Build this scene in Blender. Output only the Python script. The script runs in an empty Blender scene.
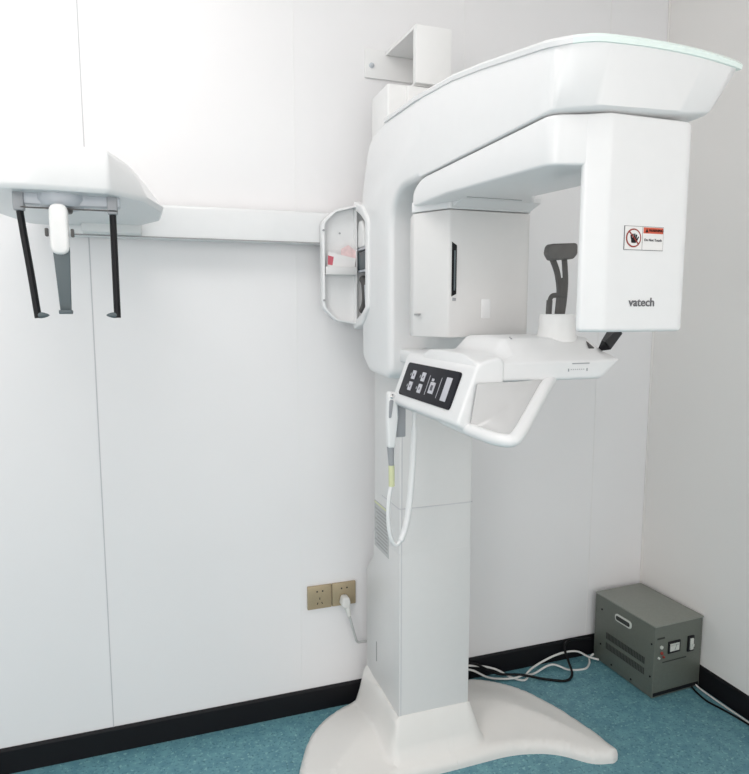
import bpy, bmesh, math, random
from mathutils import Vector, Matrix
PI = math.pi
random.seed(4)
S = bpy.context.scene
COL = S.collection

# ---------------------------------------------------------------- camera
cam_data = bpy.data.cameras.new('camera')
cam = bpy.data.objects.new('camera', cam_data); COL.objects.link(cam)
cam_data.sensor_fit = 'HORIZONTAL'; cam_data.sensor_width = 36
cam_data.lens = 36 * 640 / 749
cam.location = (0, 0, 1.35)
cam.rotation_euler = (PI / 2 - math.atan(75 / 640), 0, -math.radians(19))
S.camera = cam

# ---------------------------------------------------------------- world, lights, exposure
W = bpy.data.worlds.new('world'); S.world = W; W.use_nodes = True
bg = W.node_tree.nodes['Background']
bg.inputs[0].default_value = (1.0, 0.97, 0.945, 1); bg.inputs[1].default_value = 1.25

def area(name, loc, target, sx, sy, power, color=(1, 1, 1)):
    d = bpy.data.lights.new(name, 'AREA'); d.shape = 'RECTANGLE'; d.size = sx; d.size_y = sy
    d.energy = power; d.color = color
    o = bpy.data.objects.new(name, d); COL.objects.link(o); o.location = loc
    o.rotation_euler = (Vector(target) - Vector(loc)).to_track_quat('-Z', 'Y').to_euler()
    return o
area('ceiling_panel_light', (-0.25, 1.05, 2.68), (-0.25, 1.05, 0), 0.9, 0.6, 8.7, (1.0, 0.965, 0.94))
area('left_fill_light', (-1.4, -0.6, 1.7), (0.3, 1.6, 0.3), 0.9, 1.6, 11, (1.0, 0.97, 0.95))  # fill light added behind the camera for daylight from the left; no doorway there

S.view_settings.view_transform = 'Standard'; S.view_settings.look = 'None'
S.view_settings.gamma = 1; S.view_settings.use_curve_mapping = False
S.view_settings.exposure = 0.27

# ---------------------------------------------------------------- materials
def mat(name, col, rough=0.4, metal=0.0, coat=0.0, noise=0.0, nscale=40, alpha=1.0, spec=0.5, bump=0.0):
    m = bpy.data.materials.new(name); m.use_nodes = True
    nt = m.node_tree; b = nt.nodes['Principled BSDF']
    b.inputs['Base Color'].default_value = (*col, 1); b.inputs['Roughness'].default_value = rough
    b.inputs['Metallic'].default_value = metal; b.inputs['Coat Weight'].default_value = coat
    b.inputs['Alpha'].default_value = alpha; b.inputs['Specular IOR Level'].default_value = spec
    tc = nt.nodes.new('ShaderNodeTexCoord'); n = nt.nodes.new('ShaderNodeTexNoise')
    n.inputs['Scale'].default_value = nscale; n.inputs['Detail'].default_value = 4
    nt.links.new(tc.outputs['Object'], n.inputs['Vector'])
    r = nt.nodes.new('ShaderNodeValToRGB')
    k = max(noise, 0.006)
    r.color_ramp.elements[0].position = 0.3; r.color_ramp.elements[1].position = 0.7
    r.color_ramp.elements[0].color = (*[max(c * (1 - k), 0) for c in col], 1)
    r.color_ramp.elements[1].color = (*[min(c * (1 + k), 1) for c in col], 1)
    nt.links.new(n.outputs['Fac'], r.inputs[0]); nt.links.new(r.outputs[0], b.inputs['Base Color'])
    if bump:
        bp = nt.nodes.new('ShaderNodeBump'); bp.inputs['Strength'].default_value = bump
        bp.inputs['Distance'].default_value = 0.002
        nt.links.new(n.outputs['Fac'], bp.inputs['Height']); nt.links.new(bp.outputs[0], b.inputs['Normal'])
    return m
M = dict(
    white=mat('white_lacquer', (0.80, 0.805, 0.81), 0.28, coat=0.15),
    base=mat('warm_white_lacquer', (0.80, 0.785, 0.76), 0.33),
    column=mat('column_grey_white', (0.72, 0.715, 0.71), 0.42),
    matte=mat('white_plastic', (0.82, 0.82, 0.815), 0.5),
    tray=mat('door_inner_plastic', (0.74, 0.74, 0.74), 0.5),
    mint=mat('mint_strip', (0.84, 0.95, 0.91), 0.2),
    seam=mat('seam_grey', (0.36, 0.36, 0.36), 0.6),
    seamlight=mat('seam_light', (0.58, 0.58, 0.60), 0.6),
    dark=mat('dark_grey_plastic', (0.075, 0.072, 0.07), 0.45),
    pad=mat('charcoal_pad', (0.13, 0.125, 0.12), 0.6, noise=0.1),
    black=mat('black_plastic', (0.008, 0.008, 0.010), 0.45, spec=0.25),
    panel=mat('panel_black', (0.012, 0.012, 0.018), 0.45, spec=0.15),
    key=mat('key_grey', (0.55, 0.55, 0.60), 0.4),
    keymark=mat('key_mark', (0.08, 0.08, 0.10), 0.5),
    bluegrey=mat('blue_grey_plastic', (0.085, 0.11, 0.12), 0.45),
    midgrey=mat('mid_grey_plastic', (0.34, 0.35, 0.37), 0.45),
    hub=mat('hub_grey', (0.50, 0.53, 0.57), 0.35),
    guard=mat('smoky_acrylic', (0.60, 0.60, 0.60), 0.22, alpha=0.9),
    wall=mat('wall_panel', (0.845, 0.838, 0.846), 0.42, noise=0.008, nscale=3),
    wallr=mat('wall_panel_warm', (0.87, 0.85, 0.83), 0.45, noise=0.008, nscale=3),
    ceil=mat('ceiling_white', (0.85, 0.85, 0.85), 0.7),
    skirt=mat('black_skirting', (0.006, 0.006, 0.008), 0.55, spec=0.25),
    gold=mat('champagne_plate', (0.42, 0.34, 0.22), 0.38, metal=0.35, noise=0.04, nscale=200),
    hole=mat('socket_hole', (0.02, 0.015, 0.01), 0.6),
    cable=mat('white_cable', (0.72, 0.72, 0.70), 0.45),
    gcable=mat('grey_cable', (0.50, 0.51, 0.51), 0.5),
    bcable=mat('black_cable', (0.006, 0.006, 0.007), 0.5, spec=0.2),
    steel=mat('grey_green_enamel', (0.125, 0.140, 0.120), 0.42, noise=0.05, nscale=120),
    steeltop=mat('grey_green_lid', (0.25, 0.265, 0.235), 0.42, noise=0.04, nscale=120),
    louver=mat('louver_dark', (0.03, 0.034, 0.03), 0.6),
    ivory=mat('ivory', (0.62, 0.64, 0.60), 0.5),
    red=mat('label_red', (0.62, 0.10, 0.05), 0.5),
    deepred=mat('label_deep_red', (0.28, 0.03, 0.02), 0.5),
    label=mat('label_white', (0.80, 0.79, 0.78), 0.5),
    text=mat('text_grey', (0.12, 0.12, 0.13), 0.5),
    ylabel=mat('label_yellow_green', (0.66, 0.68, 0.42), 0.5),
    pink=mat('pink_paper', (0.82, 0.62, 0.62), 0.7, noise=0.12, nscale=60),
    rose=mat('rose_print', (0.60, 0.13, 0.17), 0.7),
    paper=mat('white_paper', (0.83, 0.82, 0.82), 0.7),
    chrome=mat('chrome', (0.7, 0.7, 0.7), 0.2, metal=1.0),
)
def floor_mat():
    m = bpy.data.materials.new('teal_vinyl'); m.use_nodes = True
    nt = m.node_tree; b = nt.nodes['Principled BSDF']; L = nt.links.new
    tc = nt.nodes.new('ShaderNodeTexCoord')
    def noise(sc, det, p0, p1):
        n = nt.nodes.new('ShaderNodeTexNoise'); n.inputs['Scale'].default_value = sc; n.inputs['Detail'].default_value = det
        L(tc.outputs['Object'], n.inputs['Vector'])
        r = nt.nodes.new('ShaderNodeMapRange'); r.inputs[1].default_value = p0; r.inputs[2].default_value = p1
        L(n.outputs['Fac'], r.inputs[0]); return r.outputs[0]
    def mix(f, a, c):
        x = nt.nodes.new('ShaderNodeMix'); x.data_type = 'RGBA'; L(f, x.inputs[0])
        for s, v in ((x.inputs[6], a), (x.inputs[7], c)):
            if isinstance(v, tuple): s.default_value = (*v, 1)
            else: L(v, s)
        return x.outputs[2]
    a = mix(noise(28, 3, 0.35, 0.65), (0.100, 0.255, 0.315), (0.150, 0.340, 0.390))
    c = mix(noise(120, 2, 0.57, 0.66), a, (0.065, 0.18, 0.225))
    d = mix(noise(95, 2, 0.60, 0.68), c, (0.25, 0.47, 0.49))
    L(d, b.inputs['Base Color']); b.inputs['Roughness'].default_value = 0.5
    return m
M['floor'] = floor_mat()

# ---------------------------------------------------------------- mesh helpers
def link(name, bm, m, parent=None, smooth=35, loc=None):
    bmesh.ops.recalc_face_normals(bm, faces=bm.faces)
    me = bpy.data.meshes.new(name); bm.to_mesh(me); bm.free()
    ms = m if isinstance(m, (list, tuple)) else [m]
    for k in ms: me.materials.append(M[k])
    if smooth:
        me.polygons.foreach_set('use_smooth', [True] * len(me.polygons))
        me.set_sharp_from_angle(angle=math.radians(smooth))
    o = bpy.data.objects.new(name, me); COL.objects.link(o)
    if parent:
        o.parent = parent
        base = Vector((0, 0, 0)); p = parent
        while p: base += p.location; p = p.parent
        o.location = -base
    return o
def recentre(o):
    """put a single-mesh thing's origin at the middle of its foot"""
    vs = [v.co for v in o.data.vertices]
    c = Vector((sum(v.x for v in vs) / len(vs), sum(v.y for v in vs) / len(vs), min(v.z for v in vs)))
    o.data.transform(Matrix.Translation(-c)); o.location = c
    return o
def tag(o, label, cat, group=None):
    o['label'] = label; o['category'] = cat
    if group: o['group'] = group
    return o
def thing(name, label, cat, loc, group=None):
    o = bpy.data.objects.new(name, None); COL.objects.link(o); o.location = loc
    o.empty_display_size = 0.05
    return tag(o, label, cat, group)
def struct(o): o['kind'] = 'structure'; return o

def rpoly(pts, seg=6):
    """points (a, b[, r]) -> outline with corners rounded by radius r"""
    out = []; n = len(pts)
    for i, p in enumerate(pts):
        r = p[2] if len(p) > 2 else 0
        P = Vector(p[:2]); A = Vector(pts[i - 1][:2]); B = Vector(pts[(i + 1) % n][:2])
        if r <= 0: out.append(P); continue
        u = (A - P).normalized(); v = (B - P).normalized()
        ang = u.angle(v)
        t = min(r / math.tan(ang / 2), (A - P).length * 0.49, (B - P).length * 0.49)
        p0 = P + u * t; p1 = P + v * t
        for k in range(seg + 1):
            s = k / seg
            out.append(p0 * (1 - s) ** 2 + P * 2 * s * (1 - s) + p1 * s * s)
    return out
def prism(bm, outline, axis, lo, hi, bevel=0.0, seg=2, mi=0):
    """extrude a 2D outline: axis x -> (y,z), y -> (x,z), z -> (x,y)"""
    def put(a, b, h):
        return {'x': (h, a, b), 'y': (a, h, b), 'z': (a, b, h)}[axis]
    t = bmesh.new()
    v0 = [t.verts.new(put(p[0], p[1], lo)) for p in outline]
    v1 = [t.verts.new(put(p[0], p[1], hi)) for p in outline]
    f0 = t.faces.new(v0); f1 = t.faces.new(v1[::-1]); n = len(outline)
    for i in range(n): t.faces.new((v0[i], v0[(i + 1) % n], v1[(i + 1) % n], v1[i]))
    bmesh.ops.recalc_face_normals(t, faces=t.faces)
    if bevel:
        es = list(f0.edges) + list(f1.edges)
        bmesh.ops.bevel(t, geom=es, offset=bevel, segments=seg, affect='EDGES', profile=0.5, clamp_overlap=True)
    for f in t.faces: f.material_index = mi
    merge(bm, t)
def merge(bm, t, mtx=None):
    me = bpy.data.meshes.new('tmp'); t.to_mesh(me); t.free()
    if mtx: me.transform(mtx)
    bm.from_mesh(me); bpy.data.meshes.remove(me)
def box(bm, x0, x1, y0, y1, z0, z1, bevel=0.0, seg=2, mi=0):
    t = bmesh.new()
    bmesh.ops.create_cube(t, size=1)
    for v in t.verts:
        v.co = Vector(((x0 + x1) / 2 + v.co.x * (x1 - x0), (y0 + y1) / 2 + v.co.y * (y1 - y0), (z0 + z1) / 2 + v.co.z * (z1 - z0)))
    if bevel: bmesh.ops.bevel(t, geom=list(t.edges), offset=bevel, segments=seg, affect='EDGES', profile=0.5)
    for f in t.faces: f.material_index = mi
    merge(bm, t)
def lathe(bm, prof, c, axis='z', n=28, mi=0):
    """prof: list of (r, h)"""
    t = bmesh.new(); rings = []
    for r, h in prof:
        ring = []
        for k in range(n):
            a = 2 * PI * k / n; x, y = r * math.cos(a), r * math.sin(a)
            p = {'z': (x, y, h), 'y': (x, h, y), 'x': (h, x, y)}[axis]
            ring.append(t.verts.new(Vector(c) + Vector(p)))
        rings.append(ring)
    for a, b in zip(rings, rings[1:]):
        for k in range(n): t.faces.new((a[k], a[(k + 1) % n], b[(k + 1) % n], b[k]))
    t.faces.new(rings[0][::-1]); t.faces.new(rings[-1])
    for f in t.faces: f.material_index = mi
    merge(bm, t)
def smooth_path(pts, sub=8):
    P = [Vector(p) for p in pts]; out = []
    for i in range(len(P) - 1):
        a = P[max(i - 1, 0)]; b = P[i]; c = P[i + 1]; d = P[min(i + 2, len(P) - 1)]
        for k in range(sub):
            t = k / sub
            out.append(0.5 * ((2 * b) + (c - a) * t + (2 * a - 5 * b + 4 * c - d) * t * t + (3 * b - a - 3 * c + d) * t ** 3))
    out.append(P[-1]); return out
def tube(bm, pts, r, n=10, sub=8, flat=1.0, mi=0, up=None):
    P = smooth_path(pts, sub) if sub > 1 else [Vector(p) for p in pts]
    t = bmesh.new(); rings = []; ref = up and Vector(up)
    for i, p in enumerate(P):
        d = (P[min(i + 1, len(P) - 1)] - P[max(i - 1, 0)]).normalized()
        if ref is None: ref = Vector((0, 0, 1)) if abs(d.z) < 0.9 else Vector((1, 0, 0))
        a = (ref - d * ref.dot(d)).normalized(); b = d.cross(a)
        if not up: ref = a
        rr = r(i / (len(P) - 1)) if callable(r) else r
        rings.append([t.verts.new(p + a * math.cos(2 * PI * k / n) * rr + b * math.sin(2 * PI * k / n) * rr * flat) for k in range(n)])
    for A, B in zip(rings, rings[1:]):
        for k in range(n): t.faces.new((A[k], A[(k + 1) % n], B[(k + 1) % n], B[k]))
    t.faces.new(rings[0][::-1]); t.faces.new(rings[-1])
    for f in t.faces: f.material_index = mi
    merge(bm, t)
def cut(o, outline, axis, lo, hi):
    t = bmesh.new(); prism(t, outline, axis, lo, hi)
    bmesh.ops.recalc_face_normals(t, faces=t.faces)
    me = bpy.data.meshes.new('c'); t.to_mesh(me); t.free()
    c = bpy.data.objects.new('c', me); COL.objects.link(c)
    c.location = (0, 0, 0)
    par, loc = o.parent, o.location.copy(); o.parent = None; o.location = (0, 0, 0)
    bpy.context.view_layer.update()
    md = o.modifiers.new('b', 'BOOLEAN'); md.object = c; md.operation = 'DIFFERENCE'; md.solver = 'EXACT'
    dg = bpy.context.evaluated_depsgraph_get(); dg.update()
    new = bpy.data.meshes.new_from_object(o.evaluated_get(dg))
    o.modifiers.clear(); old = o.data; o.data = new; new.name = old.name
    o.parent = par; o.location = loc
    bpy.data.objects.remove(c)
    new.set_sharp_from_angle(angle=math.radians(35))
def text_mesh(bm, s, size, mtx, mi=0, depth=0.0004, bold=0):
    cu = bpy.data.curves.new('t', 'FONT'); cu.body = s; cu.size = size; cu.extrude = depth; cu.align_x = 'CENTER'; cu.align_y = 'CENTER'
    cu.offset = bold; cu.resolution_u = 3
    o = bpy.data.objects.new('t', cu); COL.objects.link(o)
    dg = bpy.context.evaluated_depsgraph_get(); dg.update()
    me = bpy.data.meshes.new_from_object(o.evaluated_get(dg)); bpy.data.objects.remove(o)
    me.transform(mtx)
    n0 = len(bm.faces); bm.from_mesh(me); bm.faces.ensure_lookup_table()
    for f in bm.faces[n0:]: f.material_index = mi
    bpy.data.meshes.remove(me)
def facing(loc): return Matrix.Translation(loc) @ Matrix.Rotation(PI / 2, 4, 'X')   # text that faces the -Y side

# ================================================================ THE ROOM
XL, XR, YB, YF, ZC = -1.9, 1.83, 2.0, -1.2, 2.75
b = bmesh.new(); box(b, XL - 0.1, XR + 0.1, YF, YB + 0.1, -0.1, 0); struct(link('floor', b, 'floor'))
b = bmesh.new(); box(b, XL - 0.1, XR + 0.1, YF, YB + 0.1, ZC, ZC + 0.1); struct(link('ceiling', b, 'ceil'))
b = bmesh.new(); box(b, XL - 0.1, XR + 0.1, YB, YB + 0.1, 0, ZC); struct(link('wall_back', b, 'wall'))
b = bmesh.new(); box(b, XR, XR + 0.1, YF, YB, 0, ZC); struct(link('wall_right', b, 'wallr'))
b = bmesh.new(); box(b, XL - 0.1, XL, YF, YB, 0, ZC); struct(link('wall_left', b, 'wall'))
sk = rpoly([(YB - 0.008, 0.0), (YB - 0.008, 0.072, 0.004), (YB - 0.004, 0.08), (YB, 0.08), (YB, 0)])
b = bmesh.new(); prism(b, sk, 'x', XL, XR); struct(link('baseboard_back', b, 'skirt'))
b = bmesh.new(); prism(b, [(XR - (YB - p[0]), p[1]) for p in sk], 'y', YF, YB - 0.013); struct(link('baseboard_right', b, 'skirt'))
b = bmesh.new(); prism(b, [(XL + (YB - p[0]), p[1]) for p in sk], 'y', YF, YB - 0.013); struct(link('baseboard_left', b, 'skirt'))
for i, (x, w, m) in enumerate([(-1.34, .003, 'seamlight'), (-0.75, .003, 'seamlight'), (-0.162, .003, 'seamlight'), (0.43, .0025, 'ceil'),
                               (1.0, .003, 'ceil'), (1.575, .004, 'paper')]):
    b = bmesh.new(); box(b, x - w / 2, x + w / 2, YB - 0.0012, YB + 0.001, 0.08, ZC)
    struct(link('trim_%d' % (i + 1), b, m, smooth=0))
b = bmesh.new(); box(b, XR - 0.006, XR, YB - 0.006, YB, 0.08, ZC, 0.002); struct(link('trim_7', b, 'wallr'))

# ================================================================ THE X-RAY MACHINE
mach = thing('dental_xray_machine', 'tall white dental x-ray machine on a crescent foot with a long arm along the wall', 'x-ray machine', (0.76, 1.78, 0))

# ---- foot: crescent plate rising into a collar round the column
def foot():
    out = rpoly([(1.291, 1.462, .022), (1.262, 1.450, .022), (1.200, 1.464, .5), (1.12, 1.545, .5), (1.00, 1.582, .5), (0.80, 1.580, .5), (0.60, 1.582, .5), (0.48, 1.545, .5), (0.400, 1.464, .5), (0.338, 1.450, .022), (0.309, 1.462, .022),
                 (0.315, 1.56, .5), (0.352, 1.70, .5), (0.415, 1.845, .5), (0.52, 1.935, .5), (0.65, 1.978, .5), (0.80, 1.985, .5), (0.97, 1.978, .5), (1.085, 1.935, .5), (1.185, 1.845, .5), (1.248, 1.69, .5), (1.278, 1.56, .5)], 7)
    t = bmesh.new(); f = t.faces.new([t.verts.new((p.x, p.y, 0)) for p in out])
    bmesh.ops.triangulate(t, faces=[f])
    for k in range(75):
        x = 0.24 + k * 0.0145
        bmesh.ops.bisect_plane(t, geom=t.verts[:] + t.edges[:] + t.faces[:], plane_co=(x, 0, 0), plane_no=(1, 0, 0))
    for k in range(42):
        y = 1.455 + k * 0.013
        bmesh.ops.bisect_plane(t, geom=t.verts[:] + t.edges[:] + t.faces[:], plane_co=(0, y, 0), plane_no=(0, 1, 0))
    bmesh.ops.remove_doubles(t, verts=t.verts, dist=1e-5)
    O = out; n = len(O)
    def dist(p):
        best = 9
        for i in range(n):
            a = O[i]; c = O[(i + 1) % n]; d = c - a; l = d.length_squared
            s = 0 if l < 1e-12 else max(0, min(1, (p - a).dot(d) / l)); best = min(best, (p - a - d * s).length)
        return best
    def sm(x): x = max(0, min(1, x)); return x * x * (3 - 2 * x)
    for v in t.verts:
        p = Vector((v.co.x, v.co.y)); d = dist(p)
        e = min(d / 0.022, 1); z = 0.014 + 0.022 * math.sqrt(max(0, 1 - (1 - e) ** 2)) + 0.034 * sm(d / 0.20)
        dx = max(0.636 - p.x, p.x - 0.883, 0); dy = max(1.644 - p.y, p.y - 1.965, 0)
        c = math.hypot(dx, dy)
        s = 1 - min(c / 0.038, 1); z += (0.158 - z) * (s ** 1.4) * sm(d / 0.02)
        v.co.z = z
    be = [e for e in t.edges if e.is_boundary]
    r = bmesh.ops.extrude_edge_only(t, edges=be)
    for v in r['geom']:
        if isinstance(v, bmesh.types.BMVert): v.co.z = 0.0
    return t
link('base', foot(), 'base', mach, smooth=50)

# ---- column
cx0, cx1 = 0.644, 0.875
b = bmesh.new()
prism(b, [(1.652, 0.10), (1.652, 0.655), (1.885, 0.655), (1.885, 0.57), (1.955, 0.50), (1.955, 0.10)], 'x', cx0, cx1, 0.005)
colm = link('column', b, 'column', mach)
b = bmesh.new()
prism(b, rpoly([(cx0 + .0004, 1.6524, .006), (cx1 - .0004, 1.6524, .006), (cx1 - .0004, 1.89, .01), (cx0 + .0004, 1.877, .01)], 3), 'z', 0.655, 1.22, 0.0)
link('column_cover', b, 'column', mach)
b = bmesh.new()
box(b, cx0 - .0006, cx1 + .0006, 1.6512, 1.80, 0.7895, 0.7925)
box(b, cx0 + .006, cx0 + .0085, 1.6514, 1.66, 0.13, 1.18)
link('cover_seam', b, 'seamlight', colm, smooth=0)
b = bmesh.new(); box(b, cx0 - .001, cx0 + .01, 1.846, 1.852, 0.226, 0.292); link('latch_slot', b, 'seam', colm, smooth=0)
b = bmesh.new()
box(b, cx0 - .0012, cx0 + .002, 1.738, 1.866, 0.612, 0.760, mi=0)
for k in range(11):
    z = 0.735 - k * 0.0112
    box(b, cx0 - .0016, cx0, 1.746, 1.858 - (k % 3) * 0.01, z, z + 0.0048, mi=1)
box(b, cx0 - .0016, cx0, 1.738, 1.866, 0.752, 0.758, mi=2)
link('rating_label', b, ('gcable', 'seam', 'ylabel'), colm, smooth=0)
# upper mast and wall bracket
b = bmesh.new()
prism(b, rpoly([(0.645, 1.76, .006), (0.85, 1.76, .006), (0.85, 1.90, .006), (0.645, 1.90, .006)], 3), 'z', 1.80, 1.985, 0.003)
prism(b, rpoly([(0.70, 1.748, .004), (0.846, 1.748, .004), (0.846, 1.79, .004), (0.70, 1.79, .004)], 3), 'z', 1.80, 1.982, 0.003)
link('upper_mast', b, 'matte', mach)
b = bmesh.new()
box(b, 0.655, 0.900, 1.992, 2.0, 2.078, 2.165, 0.002)                 # plate on the wall
box(b, 0.723, 0.831, 1.76, 1.995, 1.987, 1.993)                          # lower shelf
box(b, 0.722, 0.832, 1.742, 1.765, 1.99, 2.145, 0.003)                # front block
prism(b, [(1.745, 2.146), (1.745, 2.137), (1.99, 2.150), (1.99, 2.16)], 'x', 0.7225, 0.8255)   # lid
prism(b, [(1.750, 1.992), (1.750, 2.141), (1.995, 2.155), (1.995, 2.07), (1.90, 1.992)], 'x', 0.826, 0.8315)
brk = link('wall_bracket', b, 'matte', mach)
b = bmesh.new(); lathe(b, [(.008, 0), (.008, -.004), (.004, -.007)], (0.676, 1.992, 2.115), 'y', 12); link('screw', b, 'hub', brk)
b = bmesh.new(); lathe(b, [(.006, 0), (.006, -.004), (.003, -.006)], (0.775, 1.86, 2.137), 'z', 12); link('screw', b, 'gold', brk)

# ---- carriage body (rides on the column) flowing into the top arm
prof = rpoly([(1.86, 1.215, .03), (1.80, 1.175, .04), (1.62, 1.165, .035), (1.62, 1.660, .11), (1.30, 1.662), (1.30, 1.833),
              (1.45, 1.849, .08), (1.66, 1.856, .10), (1.80, 1.835, .08), (1.865, 1.70, .10)], 10)
b = bmesh.new(); prism(b, prof, 'x', 0.600, 0.890, 0.016, 4)
car = link('lift_carriage', b, 'white', mach, smooth=40)
octo = [(1.814, 1.318), (1.914, 1.318), (1.914, 1.672), (1.914, 1.672)]
oc = rpoly([(1.800, 1.352, .012), (1.846, 1.330, .01), (1.912, 1.312, .004), (1.912, 1.672, .004), (1.846, 1.645, .01), (1.800, 1.622, .012)], 4)
hole = rpoly([(1.802, 1.365, .008), (1.846, 1.340, .01), (1.906, 1.322, .004), (1.906, 1.660, .004), (1.846, 1.636, .01), (1.802, 1.610, .008)], 4)
cut(car, hole, 'x', 0.5, 0.70)
# storage compartment housing on the -X side of the carriage
oc_out = rpoly([(1.782, 1.36, .03), (1.84, 1.315, .03), (1.916, 1.296, .01), (1.93, 1.31, .01), (1.93, 1.67, .01), (1.916, 1.686, .01), (1.84, 1.662, .03), (1.782, 1.615, .03)], 4)
b = bmesh.new(); prism(b, oc_out, 'x', 0.592, 0.72, 0.006, 3)
comp = link('storage_compartment', b, 'white', mach)
cut(comp, hole, 'x', 0.5, 0.70)
b = bmesh.new()
for z in (1.470, 1.535):
    b = bmesh.new(); box(b, 0.600, 0.695, 1.800, 1.906, z, z + 0.006); link('shelf', b, 'hub', comp)
# open door, hinged at the rear of the compartment, its inside towards the room
def door_outline(ins=0.0):
    x1, x0 = 0.597 - ins * 0.6, 0.487 + ins
    return rpoly([(x1, 1.312 + ins, .004), (0.530, 1.322 + ins, .03), (x0, 1.362 + ins * .4, .03), (x0, 1.617 - ins * .4, .03), (0.530, 1.655 - ins, .03), (x1, 1.672 - ins, .004)], 5)
b = bmesh.new(); prism(b, door_outline(), 'y', 1.892, 1.926, 0.003, 2)
door = link('compartment_door', b, 'white', mach)
cut(door, door_outline(0.007), 'y', 1.85, 1.918)
b = bmesh.new()
box(b, 0.496, 0.594, 1.889, 1.922, 1.462, 1.467)
box(b, 0.496, 0.594, 1.887, 1.890, 1.462, 1.486, 0.001)
link('document_pocket', b, 'tray', door)
b = bmesh.new()
for x, y, z, q in ((.4905, 1.8925, 1.385, .0032), (.4905, 1.8925, 1.592, .0032), (.548, 1.919, 1.588, .003)):
    b = bmesh.new(); lathe(b, [(q, 0), (q, -.003)], (x, y, z), 'y', 12); link('catch', b, 'midgrey', door)

# ---- top arm
def ztop(y): return 1.830 + (1.25 - y) * (-0.162)
def arm():
    ys = [1.42, 1.36, 1.27, 1.2, 1.1, 1.02, .96, .92, .895, .880, .872, .868]; t = bmesh.new(); rings = []
    for i, y in enumerate(ys):
        zt = 1.8305 + (y - 1.25) * .095 if y > 1.25 else ztop(y); zb = 1.6615
        ed = [0, 0, 0, 0, 0, 0, 0, 0, 0, .001, .003, .006][i]         # rounding of the end edge
        wr = max(0, min(1, (1.26 - y) / 0.14))
        xr_t = 0.890 + 0.072 * wr; xr_b = 0.890
        o = rpoly([(0.5994 + ed, zb + ed, .004), (xr_b - ed, zb + ed + 0.014 * wr, .02), (xr_t - ed, zt - ed * .5, .008), (0.5994 + ed, zt - ed * .5, .008)], 4)
        q = []
        for p in o:
            # resample straight spans so the end can bulge
            q.append(p)
        full = []
        n = len(q)
        for k in range(n):
            a = q[k]; c = q[(k + 1) % n]
            full.append(a)
            if k in (4, 14):
                for s in range(1, 24): full.append(a + (c - a) * (s / 24))
        ring = []
        for p in full:
            w = max(0, min(1, (1.12 - y) / 0.24)); u = (p.x - 0.765) / 0.20
            bul = 0.026 * (1 - u * u) - 0.012
            rr = max(0, (p.x - 0.93) / 0.045); rl = max(0, (0.670 - p.x) / 0.07)
            f = max(0, min(1, (p.x - .6) / .29)); zz = p.y - (.014 * wr * (f - f ** 4) if p.y < zb + .03 and p.x < .888 else 0)
            ring.append(t.verts.new((p.x, y - w * bul + w * (0.002 * rr * rr + 0.036 * rl * rl), zz)))
        rings.append(ring)
    n = min(len(r) for r in rings)
    assert all(len(r) == n for r in rings), [len(r) for r in rings]
    for A, B in zip(rings, rings[1:]):
        for k in range(n): t.faces.new((A[k], A[(k + 1) % n], B[(k + 1) % n], B[k]))
    t.faces.new(rings[0]); E = rings[-1]; h = n // 2
    for k in range(h - 1): t.faces.new((E[k], E[k + 1], E[n - 2 - k], E[n - 1 - k]))
    return t
top = link('top_arm', arm(), 'white', mach, smooth=52)
def strip(part):
    P = []
    for y in (1.66, 1.55, 1.45, 1.35, 1.25): P.append((0.600, y, 1.849 + (y - 1.45) * 0.035 if y > 1.45 else 1.830 + (y - 1.25) * 0.095, (-1, 0)))
    for y in (1.18, 1.12, 1.06, 1.0, .95, .91, .885):
        P.append((0.600, y + max(0, (1.12 - y) / .24) * .035, ztop(y), (-1, 0)))
    for k in range(0, 33):
        x = 0.603 + k * (0.357 / 32); u = (x - 0.765) / 0.20
        rr = max(0, (x - 0.93) / 0.045); rl = max(0, (0.670 - x) / 0.07)
        y = 0.868 - (0.026 * (1 - u * u) - 0.012) + 0.002 * rr * rr + 0.036 * rl * rl
        nx = -rl; nx = 0.7 if k == 32 else nx; P.append((x, y, ztop(.868), (nx, -1)))
    for y in (.93, 1.0, 1.1): P.append((0.962, y, ztop(y), (1, 0)))
    P = P[:15] if part == 0 else P[14:]
    t = bmesh.new(); R = []
    for x, y, z, nn in P:
        N = Vector((nn[0], nn[1], 0)).normalized(); p = Vector((x, y, z))
        R.append([t.verts.new(q) for q in (p - N * .004 + Vector((0, 0, -.010)), p + N * .0030 + Vector((0, 0, -.009)), p + N * .0045 + Vector((0, 0, -.002)), p - N * .001 + Vector((0, 0, .004)), p - N * .02 + Vector((0, 0, .005)))])
    for A, B in zip(R, R[1:]):
        for k in range(5): t.faces.new((A[k], A[(k + 1) % 5], B[(k + 1) % 5], B[k]))
    t.faces.new(R[0]); t.faces.new(R[-1][::-1]); return t
link('accent_strip', strip(0), 'white', top)
link('accent_strip', strip(1), 'mint', top)['label'] = 'pale mint edge strip round the end of the arm'

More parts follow.
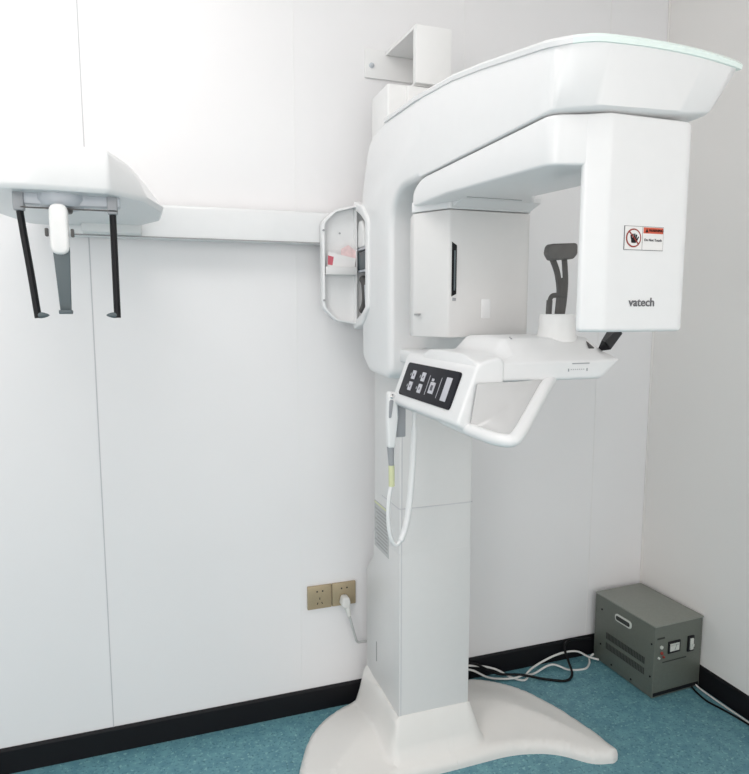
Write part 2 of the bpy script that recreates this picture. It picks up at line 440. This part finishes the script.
# ---- rotating arm carrying sensor and tube head
b = bmesh.new()
plan = rpoly([(0.602, 1.474, .015), (0.602, 0.900, .040), (0.648, 0.8825), (0.686, 0.8630), (0.705, 0.925), (0.78, 0.96), (0.79, 1.05, .05), (0.795, 1.25, .08), (0.875, 1.36, .05), (0.880, 1.474, .015)], 6)
prism(b, plan, 'z', 1.6015, 1.6592, 0.005, 3)
for k in range(14):
    bmesh.ops.bisect_plane(b, geom=b.verts[:] + b.edges[:] + b.faces[:], plane_co=(0, 1.38 + k * .0065, 0), plane_no=(0, 1, 0))
bmesh.ops.bisect_plane(b, geom=b.verts[:] + b.edges[:] + b.faces[:], plane_co=(0, 1.28, 0), plane_no=(0, 1, 0))
for v in b.verts:
    if v.co.z > 1.63 and v.co.y > 1.385:
        u = min(1, (v.co.y - 1.385) / 0.0895); v.co.z -= 0.050 * (1 - math.sqrt(max(0, 1 - u * u)))
    if v.co.z < 1.615 and v.co.y < 1.28: v.co.z -= 0.020 * (1.28 - v.co.y) / 0.38
prism(b, rpoly([(0.6015, 1.4745, .01), (0.6015, 1.462, .01), (0.654, 1.371, .012), (0.8745, 1.371, .012), (0.8795, 1.4745, .01)], 4), 'z', 1.5875, 1.612, 0.002)
prism(b, rpoly([(1.45, 1.589), (1.45, 1.612), (1.325, 1.612), (1.325, 1.6025), (1.372, 1.589, .03)], 6), 'x', 0.662, 0.868)
rot = link('rotating_arm', b, 'white', mach, smooth=40)
b = bmesh.new(); lathe(b, [(.10, 1.655), (.10, 1.664)], (0.755, 1.19, 0), 'z', 40); link('rotation_bearing', b, 'seam', rot)
b = bmesh.new(); box(b, 0.662, 0.80, 1.298, 1.3000, 1.6005, 1.602); link('underside_seam', b, 'seam', rot, smooth=0)
b = bmesh.new()
fu = rpoly([(0.620, 1.525, .01), (0.6025, 1.465, .02), (0.655, 1.372, .010), (0.875, 1.372, .02), (0.885, 1.525, .01)], 5)
prism(b, fu, 'z', 1.290, 1.5855, 0.004, 2)
sen = link('sensor_unit', b, 'column', mach, smooth=40)
b = bmesh.new()
prism(b, rpoly([(0.6625, 1.386), (0.675, 1.392), (0.675, 1.504, .003), (0.6625, 1.512)], 3), 'y', 1.3705, 1.374, 0.0008)
link('sensor_slot', b, 'black', sen)
b = bmesh.new(); tube(b, [(0.669, 1.3685, 1.40), (0.669, 1.3685, 1.492)], .0022, 8, 1); link('slot_bar', b, 'bluegrey', sen)
b = bmesh.new(); box(b, 0.6655, 0.674, 1.3702, 1.3735, 1.376, 1.383, 0.0005); link('slot_sticker', b, 'midgrey', sen)
b = bmesh.new()
prism(b, rpoly([(0.742, 1.335, .003), (0.766, 1.335, .003), (0.766, 1.381, .003), (0.742, 1.381, .003)], 3), 'y', 1.3705, 1.3735, 0.001)
link('access_plate', b, 'white', sen)
b = bmesh.new(); box(b, 0.6055, 0.612, 1.435, 1.465, 1.342, 1.346); link('side_seam', b, 'seam', sen, smooth=0)

b = bmesh.new()
nu = rpoly([(0.714, 0.958, .01), (0.6485, 0.8820, .010), (0.687, 0.860, .022), (0.851, 0.860, .025), (0.864, 0.900, .03), (0.845, 1.04, .03), (0.80, 1.04, .02)], 6)
prism(b, nu, 'z', 1.3175, 1.6595, 0.007, 4)
head = link('tube_head', b, 'white', mach, smooth=40)
# warning label
b = bmesh.new(); yl = 0.8595
box(b, 0.7235, 0.8015, yl - .0006, yl + .001, 1.4495, 1.4875, mi=1)
box(b, 0.7242, 0.8008, yl - .0009, yl, 1.4502, 1.4868, mi=0)
box(b, 0.7586, 0.7592, yl - .0011, yl, 1.4502, 1.4868, mi=1)
box(b, 0.7606, 0.8002, yl - .0012, yl, 1.4765, 1.4860, mi=2)
lathe(b, [(.0150, 0), (.0150, -.0004)], (0.7413, yl - .0009, 1.4685), 'y', 28, mi=3)
lathe(b, [(.0126, 0), (.0126, -.0004)], (0.7413, yl - .0013, 1.4685), 'y', 28, mi=0)
yh = yl - .0022
prism(b, rpoly([(.7365, 1.4605, .002), (.7455, 1.4605, .002), (.7475, 1.4685, .002), (.7355, 1.4685, .001)], 3), 'y', yh, yl, mi=4)
for dx, h, sl in ((-.0048, .0060, -.0012), (-.0018, .0082, -.0004), (.0012, .0085, .0003), (.0040, .0070, .0010)):
    prism(b, rpoly([(.7413 + dx - .0012, 1.467), (.7413 + dx + .0012, 1.467), (.7413 + dx + sl + .0012, 1.467 + h, .001), (.7413 + dx + sl - .0012, 1.467 + h, .001)], 2), 'y', yh, yl, mi=4)
prism(b, [(.7458, 1.464), (.7480, 1.464), (.7512, 1.4700), (.7495, 1.4712)], 'y', yh, yl, mi=4)
prism(b, [(.7318, 1.4770), (.7332, 1.4784), (.7508, 1.4600), (.7494, 1.4586)], 'y', yh - .0003, yl, mi=3)
prism(b, [(.7640, 1.4782), (.7700, 1.4782), (.7670, 1.4842)], 'y', yl - .0018, yl, mi=4)
text_mesh(b, 'WARNING', 0.0060, facing((.7855, yl - .0018, 1.4812)), 4, .0003)
text_mesh(b, 'Do Not Touch', 0.0058, facing((.7802, yl - .0014, 1.4660)), 1, .0003, .00008)
for v in b.verts: v.co.x -= .0045
link('warning_label', b, ('label', 'text', 'red', 'deepred', 'black'), head, smooth=0)['label'] = 'small red and white warning label with a hand symbol'
b = bmesh.new(); text_mesh(b, 'vatech', 0.0200, facing((.7600, yl - .0004, 1.3655)), 0, .0004, .0002)
link('maker_lettering', b, 'text', head, smooth=0)

# ---- patient support arm with control panel
b = bmesh.new()
hp = rpoly([(0.662, 1.110, .01), (0.586, 1.110, .022), (0.5560, 1.127, .012), (0.602, 1.248, .030), (0.665, 1.266, .02)], 6)
prism(b, hp, 'y', 1.124, 1.492, 0.030, 5)
box(b, 0.63, 0.70, 1.46, 1.63, 1.215, 1.25, 0.008)
arm2 = link('support_arm', b, 'white', mach, smooth=40)
b = bmesh.new()
tp = rpoly([(1.128, 1.208, .010), (1.128, 1.247, .010), (1.148, 1.262, .03), (1.190, 1.2945, .04), (1.29, 1.299, .02), (1.36, 1.296, .02), (1.40, 1.25, .02), (1.40, 1.208, .01)], 5)
prism(b, tp, 'x', 0.602, 0.950, 0.010, 3)
for x in (0.665, 0.672, 0.68, 0.688, 0.696, 0.704, 0.905):
    bmesh.ops.bisect_plane(b, geom=b.verts[:] + b.edges[:] + b.faces[:], plane_co=(x, 0, 0), plane_no=(1, 0, 0))
for v in b.verts:
    if v.co.z > 1.25:
        u = max(0, min(1, (v.co.x - 0.665) / 0.039)); v.co.z = 1.25 + (v.co.z - 1.25) * (0.33 + 0.67 * u * u * (3 - 2 * u)) * (1 - 0.75 * max(0, (v.co.x - 0.905) / 0.045))
for v in b.verts:
    if v.co.x > 0.88: v.co.x -= 0.055 * max(0, 1.25 - v.co.z) / 0.045 * ((v.co.x - 0.88) / 0.07)
plate = link('chin_platform', b, 'white', mach, smooth=40)
b = bmesh.new(); box(b, 0.826, 0.868, 1.1265, 1.13, 1.2418, 1.2438)
box(b, 0.816, 0.818, 1.1268, 1.13, 1.2265, 1.2325); box(b, 0.862, 0.864, 1.1268, 1.13, 1.2265, 1.2325)
for k in range(7): box(b, 0.823 + k * .0052, 0.8242 + k * .0052, 1.1268, 1.13, 1.2295, 1.2315)
link('scale_marks', b, 'midgrey', plate, smooth=0)
b = bmesh.new(); prism(b, [(0.890, 1.160), (0.904, 1.160), (0.897, 1.178)], 'z', 1.2700, 1.2735)
for v in b.verts: v.co.z += (v.co.y - 1.160) * 0.75
link('triangle_mark', b, 'dark', plate, smooth=0)
b = bmesh.new(); tube(b, [(0.716, 1.19, 1.2935), (0.724, 1.21, 1.2955)], .0022, 8, 1); link('alignment_notch', b, 'midgrey', plate)
# black grip that folds out at the end of the platform
b = bmesh.new()
t = bmesh.new()
vs = [t.verts.new(p) for p in ((0.928, 1.155, 1.286), (0.945, 1.155, 1.268), (0.935, 1.19, 1.262), (0.955, 1.20, 1.288),
                               (1.005, 1.20, 1.315), (1.012, 1.20, 1.300), (0.998, 1.235, 1.296), (1.008, 1.24, 1.316))]
for f in ((0, 1, 2, 3), (4, 7, 6, 5), (0, 4, 5, 1), (1, 5, 6, 2), (2, 6, 7, 3), (3, 7, 4, 0)): t.faces.new([vs[i] for i in f])
bmesh.ops.recalc_face_normals(t, faces=t.faces); bmesh.ops.bevel(t, geom=list(t.edges), offset=.0015, segments=2, affect='EDGES')
merge(b, t); link('fold_out_grip', b, 'black', mach)
# control panel: dark overlay on the slanted face
def panel_mtx():
    A = Vector((0.5935, 1.456, 1.2270)); B = Vector((0.5935, 1.170, 1.2270)); D = Vector((0.5650, 1.456, 1.1500))
    u = (B - A).normalized(); v = (A - D).normalized(); w = u.cross(v)
    m = Matrix((u, v, w)).transposed().to_4x4(); m.translation = D; return m, (B - A).length, (A - D).length
pm, PW, PH = panel_mtx()
def on_panel(name, fn, m, parent):
    t = bmesh.new(); fn(t); bb = bmesh.new(); merge(bb, t, pm); return link(name, bb, m, parent)
ctl = on_panel('control_panel', lambda t: prism(t, rpoly([(0, 0, .010), (PW, 0, .010), (PW, PH, .010), (0, PH, .010)], 4), 'z', -.004, .003, .0008), 'panel', mach)
def key(u, v, w=.019, h=.021):
    def fn(t):
        box(t, u, u + w, v, v + h, .002, .0045, mi=0)
        box(t, u + w * .38, u + w * .64, v + h * .34, v + h * .62, .0044, .0048, mi=1)
        box(t, u - .012, u - .007, v + h * .35, v + h * .65, .0028, .0034, mi=2)
    return fn
for (u, v) in ((.048, .044), (.105, .044), (.048, .016), (.105, .016)):
    on_panel('button', key(u, v), ('key', 'keymark', 'midgrey'), ctl)
def mid(t):
    box(t, .163, .188, .022, .048, .002, .0045); box(t, .165, .175, .050, .056, .002, .0045)
    box(t, .170, .182, .029, .041, .0044, .0048, mi=1)
on_panel('button', mid, ('key', 'keymark'), ctl)
on_panel('display', lambda t: box(t, .232, .258, .014, .066, .002, .0040, .0006), 'key', ctl)
for u in (.147, .208): on_panel('divider_line', lambda t: box(t, u, u + .0018, .016, .062, .0028, .0034), 'key', ctl)
# hand rail below the platform
b = bmesh.new()
tube(b, [(0.582, 1.24, 1.124), (0.583, 1.17, 1.121), (0.592, 1.10, 1.116), (0.604, 1.05, 1.112), (0.624, 1.028, 1.112), (0.648, 1.038, 1.124), (0.700, 1.078, 1.158), (0.755, 1.12, 1.195), (0.790, 1.148, 1.216)], 0.0130, 14, 8)
rail = link('hand_rail', b, 'white', mach)
t = bmesh.new()
pts = [(0.5865, 1.120, 1.122), (0.592, 1.10, 1.117), (0.606, 1.055, 1.114), (0.624, 1.034, 1.115), (0.648, 1.042, 1.127), (0.700, 1.082, 1.161), (0.755, 1.124, 1.197), (0.785, 1.138, 1.211), (0.70, 1.124, 1.209), (0.599, 1.119, 1.209)]
va = [t.verts.new(p) for p in pts]; c = t.verts.new((0.655, 1.09, 1.165))
for i in range(len(va)): t.faces.new((va[i], va[(i + 1) % len(va)], c))
bmesh.ops.recalc_face_normals(t, faces=t.faces)
bmesh.ops.solidify(t, geom=t.faces[:], thickness=0.003)
link('guard_panel', t, 'guard', mach, smooth=60)
# chin rest
b = bmesh.new()
lathe(b, [(.046, 1.285), (.0445, 1.297), (.042, 1.302), (.040, 1.310), (.0388, 1.320), (.038, 1.343), (.036, 1.3455)], (0.850, 1.222, 0), 'z', 36)
chin = link('chin_rest', b, 'matte', mach)
def shift(bm):
    for v in bm.verts: v.co.x += 0.011; v.co.z += 0.010 * (v.co.z - 1.343) / 0.12
b = bmesh.new()
tube(b, [(0.835, 1.215, 1.343), (0.8365, 1.213, 1.375), (0.8355, 1.212, 1.40), (0.829, 1.213, 1.43), (0.818, 1.215, 1.455)], .0045, 10, 6, flat=1.6, up=(0, 1, 0))
tube(b, [(0.847, 1.215, 1.343), (0.850, 1.213, 1.375), (0.851, 1.212, 1.41), (0.849, 1.213, 1.44), (0.848, 1.215, 1.457)], .0045, 10, 6, flat=1.5, up=(0, 1, 0))
tube(b, [(0.8415, 1.2135, 1.343), (0.8435, 1.2125, 1.375), (0.8435, 1.2115, 1.405), (0.841, 1.2115, 1.418)], .0038, 10, 6, flat=1.9, up=(0, 1, 0))
shift(b)
link('head_stalk', b, 'dark', chin)
b = bmesh.new()
tube(b, [(0.811, 1.214, 1.343), (0.811, 1.212, 1.368), (0.8155, 1.211, 1.380), (0.826, 1.211, 1.383), (0.852, 1.211, 1.382)], .0035, 10, 7, flat=1.5, up=(0, 1, 0))
tube(b, [(0.811, 1.213, 1.343), (0.811, 1.211, 1.373)], .0045, 10, 1, flat=1.6, up=(0, 1, 0))
shift(b)
link('bite_hook', b, 'dark', chin)
b = bmesh.new()
pp = rpoly([(0.808, 1.452, .008), (0.864, 1.456, .010), (0.873, 1.466, .008), (0.873, 1.488, .008), (0.802, 1.484, .012), (0.798, 1.465, .012)], 5)
prism(b, pp, 'y', 1.200, 1.224, 0.005, 3)
shift(b)
link('forehead_pad', b, 'pad', chin)
# holder for the exposure switch
b = bmesh.new(); box(b, 0.570, 0.596, 1.486, 1.498, 1.035, 1.130, 0.003); link('switch_holder', b, 'midgrey', mach)

# ---- long side arm and the head positioner at its end
b = bmesh.new(); prism(b, rpoly([(1.930, 1.556, .008), (1.930, 1.650, .012), (1.985, 1.650, .008), (1.985, 1.556, .008)], 4), 'x', -0.22, 0.66, 0.004)
ca = link('side_arm', b, 'white', mach)
b = bmesh.new(); box(b, -0.20, 0.50, 1.9292, 1.932, 1.5565, 1.5600); link('arm_seam', b, 'seam', ca, smooth=0)
b = bmesh.new()
hb = rpoly([(-0.372, 1.62, .05), (-0.30, 1.41, .05), (-0.20, 1.392, .2), (-0.072, 1.402, .02), (-0.005, 1.48, .05), (0.034, 1.62, .05), (0.03, 1.78, .05), (-0.05, 1.96, .05), (-0.30, 1.96, .05)], 8)
n = len(hb)
cxh, cyh = -0.18, 1.62
t = bmesh.new(); rings = []
for z, s, ins in ((1.583, .93, 0), (1.583, .97, 0), (1.587, .99, 0), (1.594, 1.0, 0), (1.640, 1.0, 0), (1.658, .992, 0), (1.667, .975, 0), (1.671, .94, 0)):
    rings.append([t.verts.new((cxh + (p.x - cxh) * s - max(0, z - 1.60) * max(0, p.x + .072) * 5.5, cyh + (p.y - cyh) * s, z - (0.012 * max(0, (p.x + 0.072)) / 0.07 if z > 1.63 else 0))) for p in hb])
for A, B in zip(rings, rings[1:]):
    for k in range(n): t.faces.new((A[k], A[(k + 1) % n], B[(k + 1) % n], B[k]))
t.faces.new(rings[0]); t.faces.new(rings[-1][::-1])
ch = link('head_positioner', t, 'white', mach, smooth=40)
b = bmesh.new(); box(b, -0.170, -0.02, 1.88, 1.935, 1.560, 1.595, 0.006); link('mount_block', b, 'matte', ch)
b = bmesh.new()
lathe(b, [(.016, 1.552), (.040, 1.560), (.048, 1.572), (.048, 1.586)], (-0.166, 1.47, 0), 'z', 32)
box(b, -0.25, -0.055, 1.445, 1.475, 1.562, 1.586, 0.004)
link('hub', b, 'hub', ch)
b = bmesh.new(); box(b, -0.237, -0.060, 1.440, 1.446, 1.5535, 1.5560); lathe(b, [(.020, 1.548), (.022, 1.554)], (-0.166, 1.455, 0), 'z', 20)
link('slide_rail', b, 'dark', ch)
def ear(xt, xb, s, name='ear_rod'):
    b = bmesh.new()
    box(b, xt - .010, xt + .010, 1.440, 1.462, 1.548, 1.586, .004, mi=1)
    tube(b, [(xt, 1.452, 1.555), (xt + (xb - xt) * .25, 1.452, 1.50), (xt + (xb - xt) * .6, 1.452, 1.43), (xb, 1.452, 1.338)], .0068, 10, 5, flat=1.25, up=(1, 0, 0))
    lathe(b, [(.002, -.001), (.0058, .001), (.0062, .006), (.0052, .012), (.0030, .018), (.001, .021)] if s > 0 else [(.001, -.021), (.0030, -.018), (.0052, -.012), (.0062, -.006), (.0058, -.001), (.002, .001)], (xb, 1.449, 1.3435), 'x', 16, mi=2)
    return link(name, b, ('black', 'midgrey', 'bluegrey'), ch)
ear(-0.241, -0.219, 1); ear(-0.070, -0.070, -1)
b = bmesh.new()
prism(b, rpoly([(-.184, 1.462, .017), (-.150, 1.462, .017), (-.150, 1.560, .017), (-.184, 1.560, .017)], 7), 'y', 1.405, 1.425, .006, 3)
nas = link('nose_rest', b, 'matte', ch)
b = bmesh.new()
prism(b, rpoly([(-.173, 1.352, .003), (-.153, 1.352, .003), (-.150, 1.480, .003), (-.181, 1.480, .003)], 3), 'y', 1.411, 1.421, .002)
box(b, -.174, -.150, 1.396, 1.416, 1.346, 1.354, .002)
link('nose_rest_tongue', b, 'bluegrey', nas)
b = bmesh.new()
for x in (-.190, -.144):
    b = bmesh.new(); box(b, x - .003, x + .003, 1.412, 1.424, 1.497, 1.513, .002); link('clamp_screw', b, 'dark', nas)

# ================================================================ things on the machine
hs = thing('exposure_hand_switch', 'white exposure hand switch on a looped white cable beneath the black control panel', 'hand switch', (0.56, 1.482, 0.75))
b = bmesh.new()
prism(b, rpoly([(.543, 1.012, .006), (.562, 1.012, .006), (.570, 1.09, .02), (.566, 1.152, .012), (.543, 1.156, .012), (.541, 1.09, .02)], 5), 'y', 1.470, 1.491, .005, 3)
link('switch_body', b, 'white', hs)
b = bmesh.new()
prism(b, rpoly([(.5435, 1.088, .005), (.550, 1.090, .004), (.556, 1.134, .005), (.545, 1.134, .005)], 5), 'y', 1.4675, 1.472, .001)
link('push_button', b, 'midgrey', hs)
b = bmesh.new(); lathe(b, [(.0055, 0), (.0055, -.003), (.003, -.004)], (.5515, 1.470, 1.143), 'y', 16); link('indicator', b, 'chrome', hs)
b = bmesh.new()
tube(b, [(.5525, 1.481, 1.014), (.5535, 1.481, 0.990), (.555, 1.481, 0.962)], lambda u: .0095 - .003 * u, 12, 4)
link('strain_relief', b, 'midgrey', hs)
b = bmesh.new()
tube(b, [(.555, 1.481, 0.966), (.5555, 1.481, 0.945), (.556, 1.481, 0.912)], .0078, 12, 3); link('cable_tag', b, 'ylabel', hs)
b = bmesh.new()
tube(b, [(.556, 1.481, 0.916), (.550, 1.481, .89), (.547, 1.482, .85), (.550, 1.483, .80), (.560, 1.485, .765), (.574, 1.487, .755), (.590, 1.489, .775), (.604, 1.490, .825), (.612, 1.490, .90), (.617, 1.490, .98), (.620, 1.490, 1.045), (.620, 1.490, 1.120)],
     lambda u: .0055 + .0030 * (0.5 < u < 0.93), 12, 8)
link('cable', b, 'white', hs)

b = bmesh.new(); prism(b, rpoly([(1.838, 1.542, .008), (1.896, 1.542, .008), (1.898, 1.590, .012), (1.886, 1.622, .014), (1.858, 1.622, .014), (1.840, 1.590, .012)], 6), 'x', 0.598, 0.622, .006, 3)
w = recentre(link('bite_block_holder', b, 'matte')); tag(w, 'small white rounded plastic part on the top shelf of the open side compartment', 'plastic part')
b = bmesh.new(); box(b, 0.599, 0.68, 1.812, 1.903, 1.4765, 1.530, .004)
w = recentre(link('accessory_box', b, 'bluegrey')); tag(w, 'blue-grey box on the middle shelf of the open side compartment', 'box')
b = bmesh.new()
tube(b, [(.612, 1.888, 1.352), (.614, 1.870, 1.372), (.612, 1.856, 1.400), (.612, 1.866, 1.436), (.612, 1.886, 1.450)], .0125, 12, 6)
w = recentre(link('temple_clamp', b, 'dark')); tag(w, 'black curved clamp at the bottom of the open side compartment', 'clamp')
b = bmesh.new()
tube(b, [(.611, 1.832, 1.364), (.610, 1.834, 1.390), (.611, 1.842, 1.430)], .009, 12, 6)
w = recentre(link('temple_clamp', b, 'hub')); tag(w, 'pale grey clamp beside the black one at the bottom of the side compartment', 'clamp')
def leaflet(pts, m, label, y0, y1, extra=None):
    b = bmesh.new(); prism(b, pts, 'y', y0, y1)
    if extra: prism(b, extra, 'y', y0 - .0006, y0 + .0001, mi=1)
    w = recentre(link('leaflet', b, m, smooth=0)); tag(w, label, 'leaflet', 'leaflets in the door pocket')
leaflet([(.502, 1.467), (.586, 1.467), (.592, 1.512), (.505, 1.530)], ('paper', 'rose'), 'white leaflet with a rose-red printed corner in the open door pocket', 1.894, 1.896,
        [(.5035, 1.492), (.518, 1.490), (.522, 1.515), (.5045, 1.519)])
leaflet([(.545, 1.467), (.590, 1.467), (.594, 1.535), (.570, 1.552), (.548, 1.540)], 'pink', 'pink leaflet standing behind the white one in the open door pocket', 1.900, 1.902)

# ================================================================ wall sockets
def outlet(x, label):
    t = thing('power_outlet', label, 'power outlet', (x, 2.0, 0.403), 'champagne wall sockets')
    b = bmesh.new()
    box(b, x - .0415, x + .0415, 1.990, 2.0, 0.363, 0.443, .0025, 2)
    link('face_plate', b, 'gold', t)
    b = bmesh.new()
    for dx, dz, w, h in ((-.009, .021, .005, .005), (.010, .021, .005, .005), (0, -.004, .0028, .008)):
        box(b, x + dx - w / 2, x + dx + w / 2, 1.9893, 1.991, .403 + dz - h / 2, .403 + dz + h / 2)
    for s in (-1, 1):
        q = [(x + s * .005, .385), (x + s * .0075, .3865), (x + s * .0105, .380), (x + s * .008, .3785)]
        prism(b, q if s > 0 else q[::-1], 'y', 1.9893, 1.991)
    link('socket_holes', b, 'hole', t, smooth=0)
    return t
outlet(.4920, 'champagne socket plate left of the one in use, nothing plugged in')
outlet(.5765, 'champagne socket plate nearer the column with a grey plug in it')
pl = thing('power_plug', 'pale grey plug and cord in the socket nearer the column', 'plug', (.574, 1.985, .38))
b = bmesh.new()
prism(b, rpoly([(.558, .378, .008), (.566, .366, .006), (.586, .366, .006), (.590, .382, .008), (.586, .402, .010), (.564, .404, .010)], 5), 'y', 1.955, 1.9893, .006, 3)
tube(b, [(.577, 1.968, .385), (.582, 1.962, .355), (.586, 1.962, .338)], lambda u: .010 - .003 * u, 12, 3)
link('plug_body', b, 'cable', pl)
b = bmesh.new(); tube(b, [(.586, 1.962, .34), (.594, 1.960, .305), (.606, 1.962, .262), (.617, 1.970, .235), (.640, 1.973, .230), (.70, 1.973, .228)], .0042, 10, 6)
link('cord', b, 'gcable', pl)

# ================================================================ voltage stabiliser in the corner
L0 = Vector((1.602, 1.670, 0)); ang = math.radians(2.4)
av = thing('voltage_stabilizer', 'grey-green metal voltage stabiliser box on the floor in the corner', 'voltage stabiliser', L0)
av_m = Matrix.Translation(L0) @ Matrix.Rotation(ang, 4, 'Z')
WX, WY, WZ = .221, .300, .270
def avp(name, fn, m, parent=av, smooth=35):
    t = bmesh.new(); fn(t); bb = bmesh.new(); merge(bb, t, av_m); return link(name, bb, m, parent, smooth)
def body(t):
    box(t, 0, WX, 0, WY, .004, WZ - .004, .002)
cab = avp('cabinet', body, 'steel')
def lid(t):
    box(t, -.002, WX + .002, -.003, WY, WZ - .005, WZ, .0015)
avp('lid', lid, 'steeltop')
def seamf(t): box(t, .004, WX - .006, -.0015, .001, .010, .022)
avp('front_foot_gap', seamf, 'black', cab)
for x in (.02, WX - .02):
    for y in (.02, WY - .02): avp('foot_pad', lambda t: box(t, x - .012, x + .012, y - .012, y + .012, 0, .006), 'black', cab)
def ring(t):
    o = [(p.x, p.y) for p in rpoly([(.108, .206, .013), (.190, .206, .013), (.190, .234, .013), (.108, .234, .013)], 6)]
    prism(t, o, 'x', -.004, .001, .001)
def ring_in(t):
    prism(t, rpoly([(.114, .212, .009), (.184, .212, .009), (.184, .228, .009), (.114, .228, .009)], 6), 'x', -.0045, -.003)
hd = avp('carry_handle', ring, 'ivory'); avp('handle_recess', ring_in, 'louver', hd)
def louv(z0):
    def fn(t):
        for k in range(26):
            y = .040 + k * .0075; box(t, -.0015, .001, y, y + .0048, z0, z0 + .024)
        box(t, -.0007, .001, .038, .234, z0 - .001, z0 + .025, mi=1)
    return fn
avp('louver_row', louv(.112), ('louver', 'steel'), cab, 0); avp('louver_row', louv(.072), ('louver', 'steel'), cab, 0)
def scr(y, z):
    return lambda t: lathe(t, [(.0035, 0), (.0035, -.002), (.002, -.003)], (0, y, z), 'x', 12)
for y, z in ((.012, .200), (.012, .080), (.262, .215), (.262, .075), (.10, .020), (.20, .022)): avp('screw', scr(y, z), 'black', cab)
def meter(t): box(t, .062, .118, -.004, .002, .158, .202, .002)
mt = avp('voltmeter', meter, 'black')
def mface(t):
    box(t, .069, .111, -.0048, -.003, .166, .194, mi=0)
    prism(t, [(.090, .170), (.0915, .170), (.0985, .188), (.0975, .188)], 'y', -.0054, -.0047, mi=1)
    for k in range(7): box(t, .073 + k * .0055, .0738 + k * .0055, -.0053, -.0047, .185, .190, mi=1)
avp('meter_face', mface, ('ivory', 'text'), mt, 0)
def brkr(t): box(t, .152, .182, -.005, .002, .148, .206, .002)
bk = avp('breaker_switch', brkr, 'black')
def brt(t): box(t, .160, .175, -.009, -.004, .156, .198, .0015); box(t, .164, .171, -.015, -.008, .170, .180, .001, mi=0)
avp('toggle', brt, 'ivory', bk)
def badge(t): box(t, .012, .045, -.0012, .001, .218, .224)
avp('badge', badge, 'louver', cab, 0)
def lines(t):
    box(t, .040, .150, -.0010, .001, .128, .132)
avp('printed_lines', lines, 'louver', cab, 0)
def lamp(x, z, r): return lambda t: lathe(t, [(r, 0), (r, -.004), (r * .6, -.006)], (x, 0, z), 'y', 14)
avp('indicator_lamp', lamp(.032, .188, .0062), 'ivory', cab); avp('indicator_lamp', lamp(.034, .166, .0055), 'deepred', cab)
avp('indicator_lamp', lamp(.022, .150, .0042), 'ivory', cab); avp('indicator_lamp', lamp(.044, .150, .0042), 'deepred', cab)

# ================================================================ cables on the floor
def cable(name, label, pts, r, m, group=None):
    b = bmesh.new(); tube(b, pts, r, 10, 8); w = link(name, b, m); recentre(w); tag(w, label, 'cable', group); return w
r = .0038
cable('power_cable', 'white cable rising against the skirting between the machine and the grey box', [(.93, 1.980, .066), (1.04, 1.978, .064), (1.14, 1.968, .040), (1.20, 1.940, .010), (1.235, 1.915, r), (1.262, 1.925, r), (1.275, 1.945, r + .006), (1.33, 1.963, .022), (1.42, 1.965, .045), (1.50, 1.962, .045), (1.55, 1.950, .02), (1.583, 1.93, .012)], r, 'cable', 'white cables behind the machine')
cable('power_cable', 'white cable lying lowest on the floor between the machine and the grey box', [(.93, 1.972, .056), (1.04, 1.968, .054), (1.12, 1.955, .014), (1.20, 1.93, r + .006), (1.25, 1.932, .012), (1.30, 1.940, r), (1.38, 1.945, .022), (1.44, 1.920, r), (1.50, 1.905, r), (1.54, 1.93, r), (1.56, 1.955, .010), (1.582, 1.96, .020)], r, 'cable', 'white cables behind the machine')
cable('power_cable', 'black cable looping over the white ones on the floor left of the box', [(.95, 1.980, .082), (1.06, 1.976, .070), (1.15, 1.955, .025), (1.24, 1.930, .016), (1.32, 1.890, .006), (1.385, 1.86, .005), (1.425, 1.88, .012), (1.445, 1.93, .030), (1.452, 1.968, .065), (1.475, 1.976, .085), (1.53, 1.976, .082), (1.578, 1.974, .078)], .0046, 'bcable')
cable('power_cable', 'black cable on the floor at the right of the box', [(1.795, 1.700, .010), (1.785, 1.66, .0035), (1.775, 1.60, .0035), (1.785, 1.55, .0035), (1.795, 1.50, .0035), (1.805, 1.40, .0035), (1.80, 1.25, .0035)], .0034, 'bcable')
cable('power_cable', 'thin white cable along the black skirting right of the box', [(1.808, 1.712, .018), (1.806, 1.66, .008), (1.808, 1.58, .004), (1.810, 1.50, .0032), (1.811, 1.40, .0032), (1.811, 1.25, .0032)], .0030, 'cable')
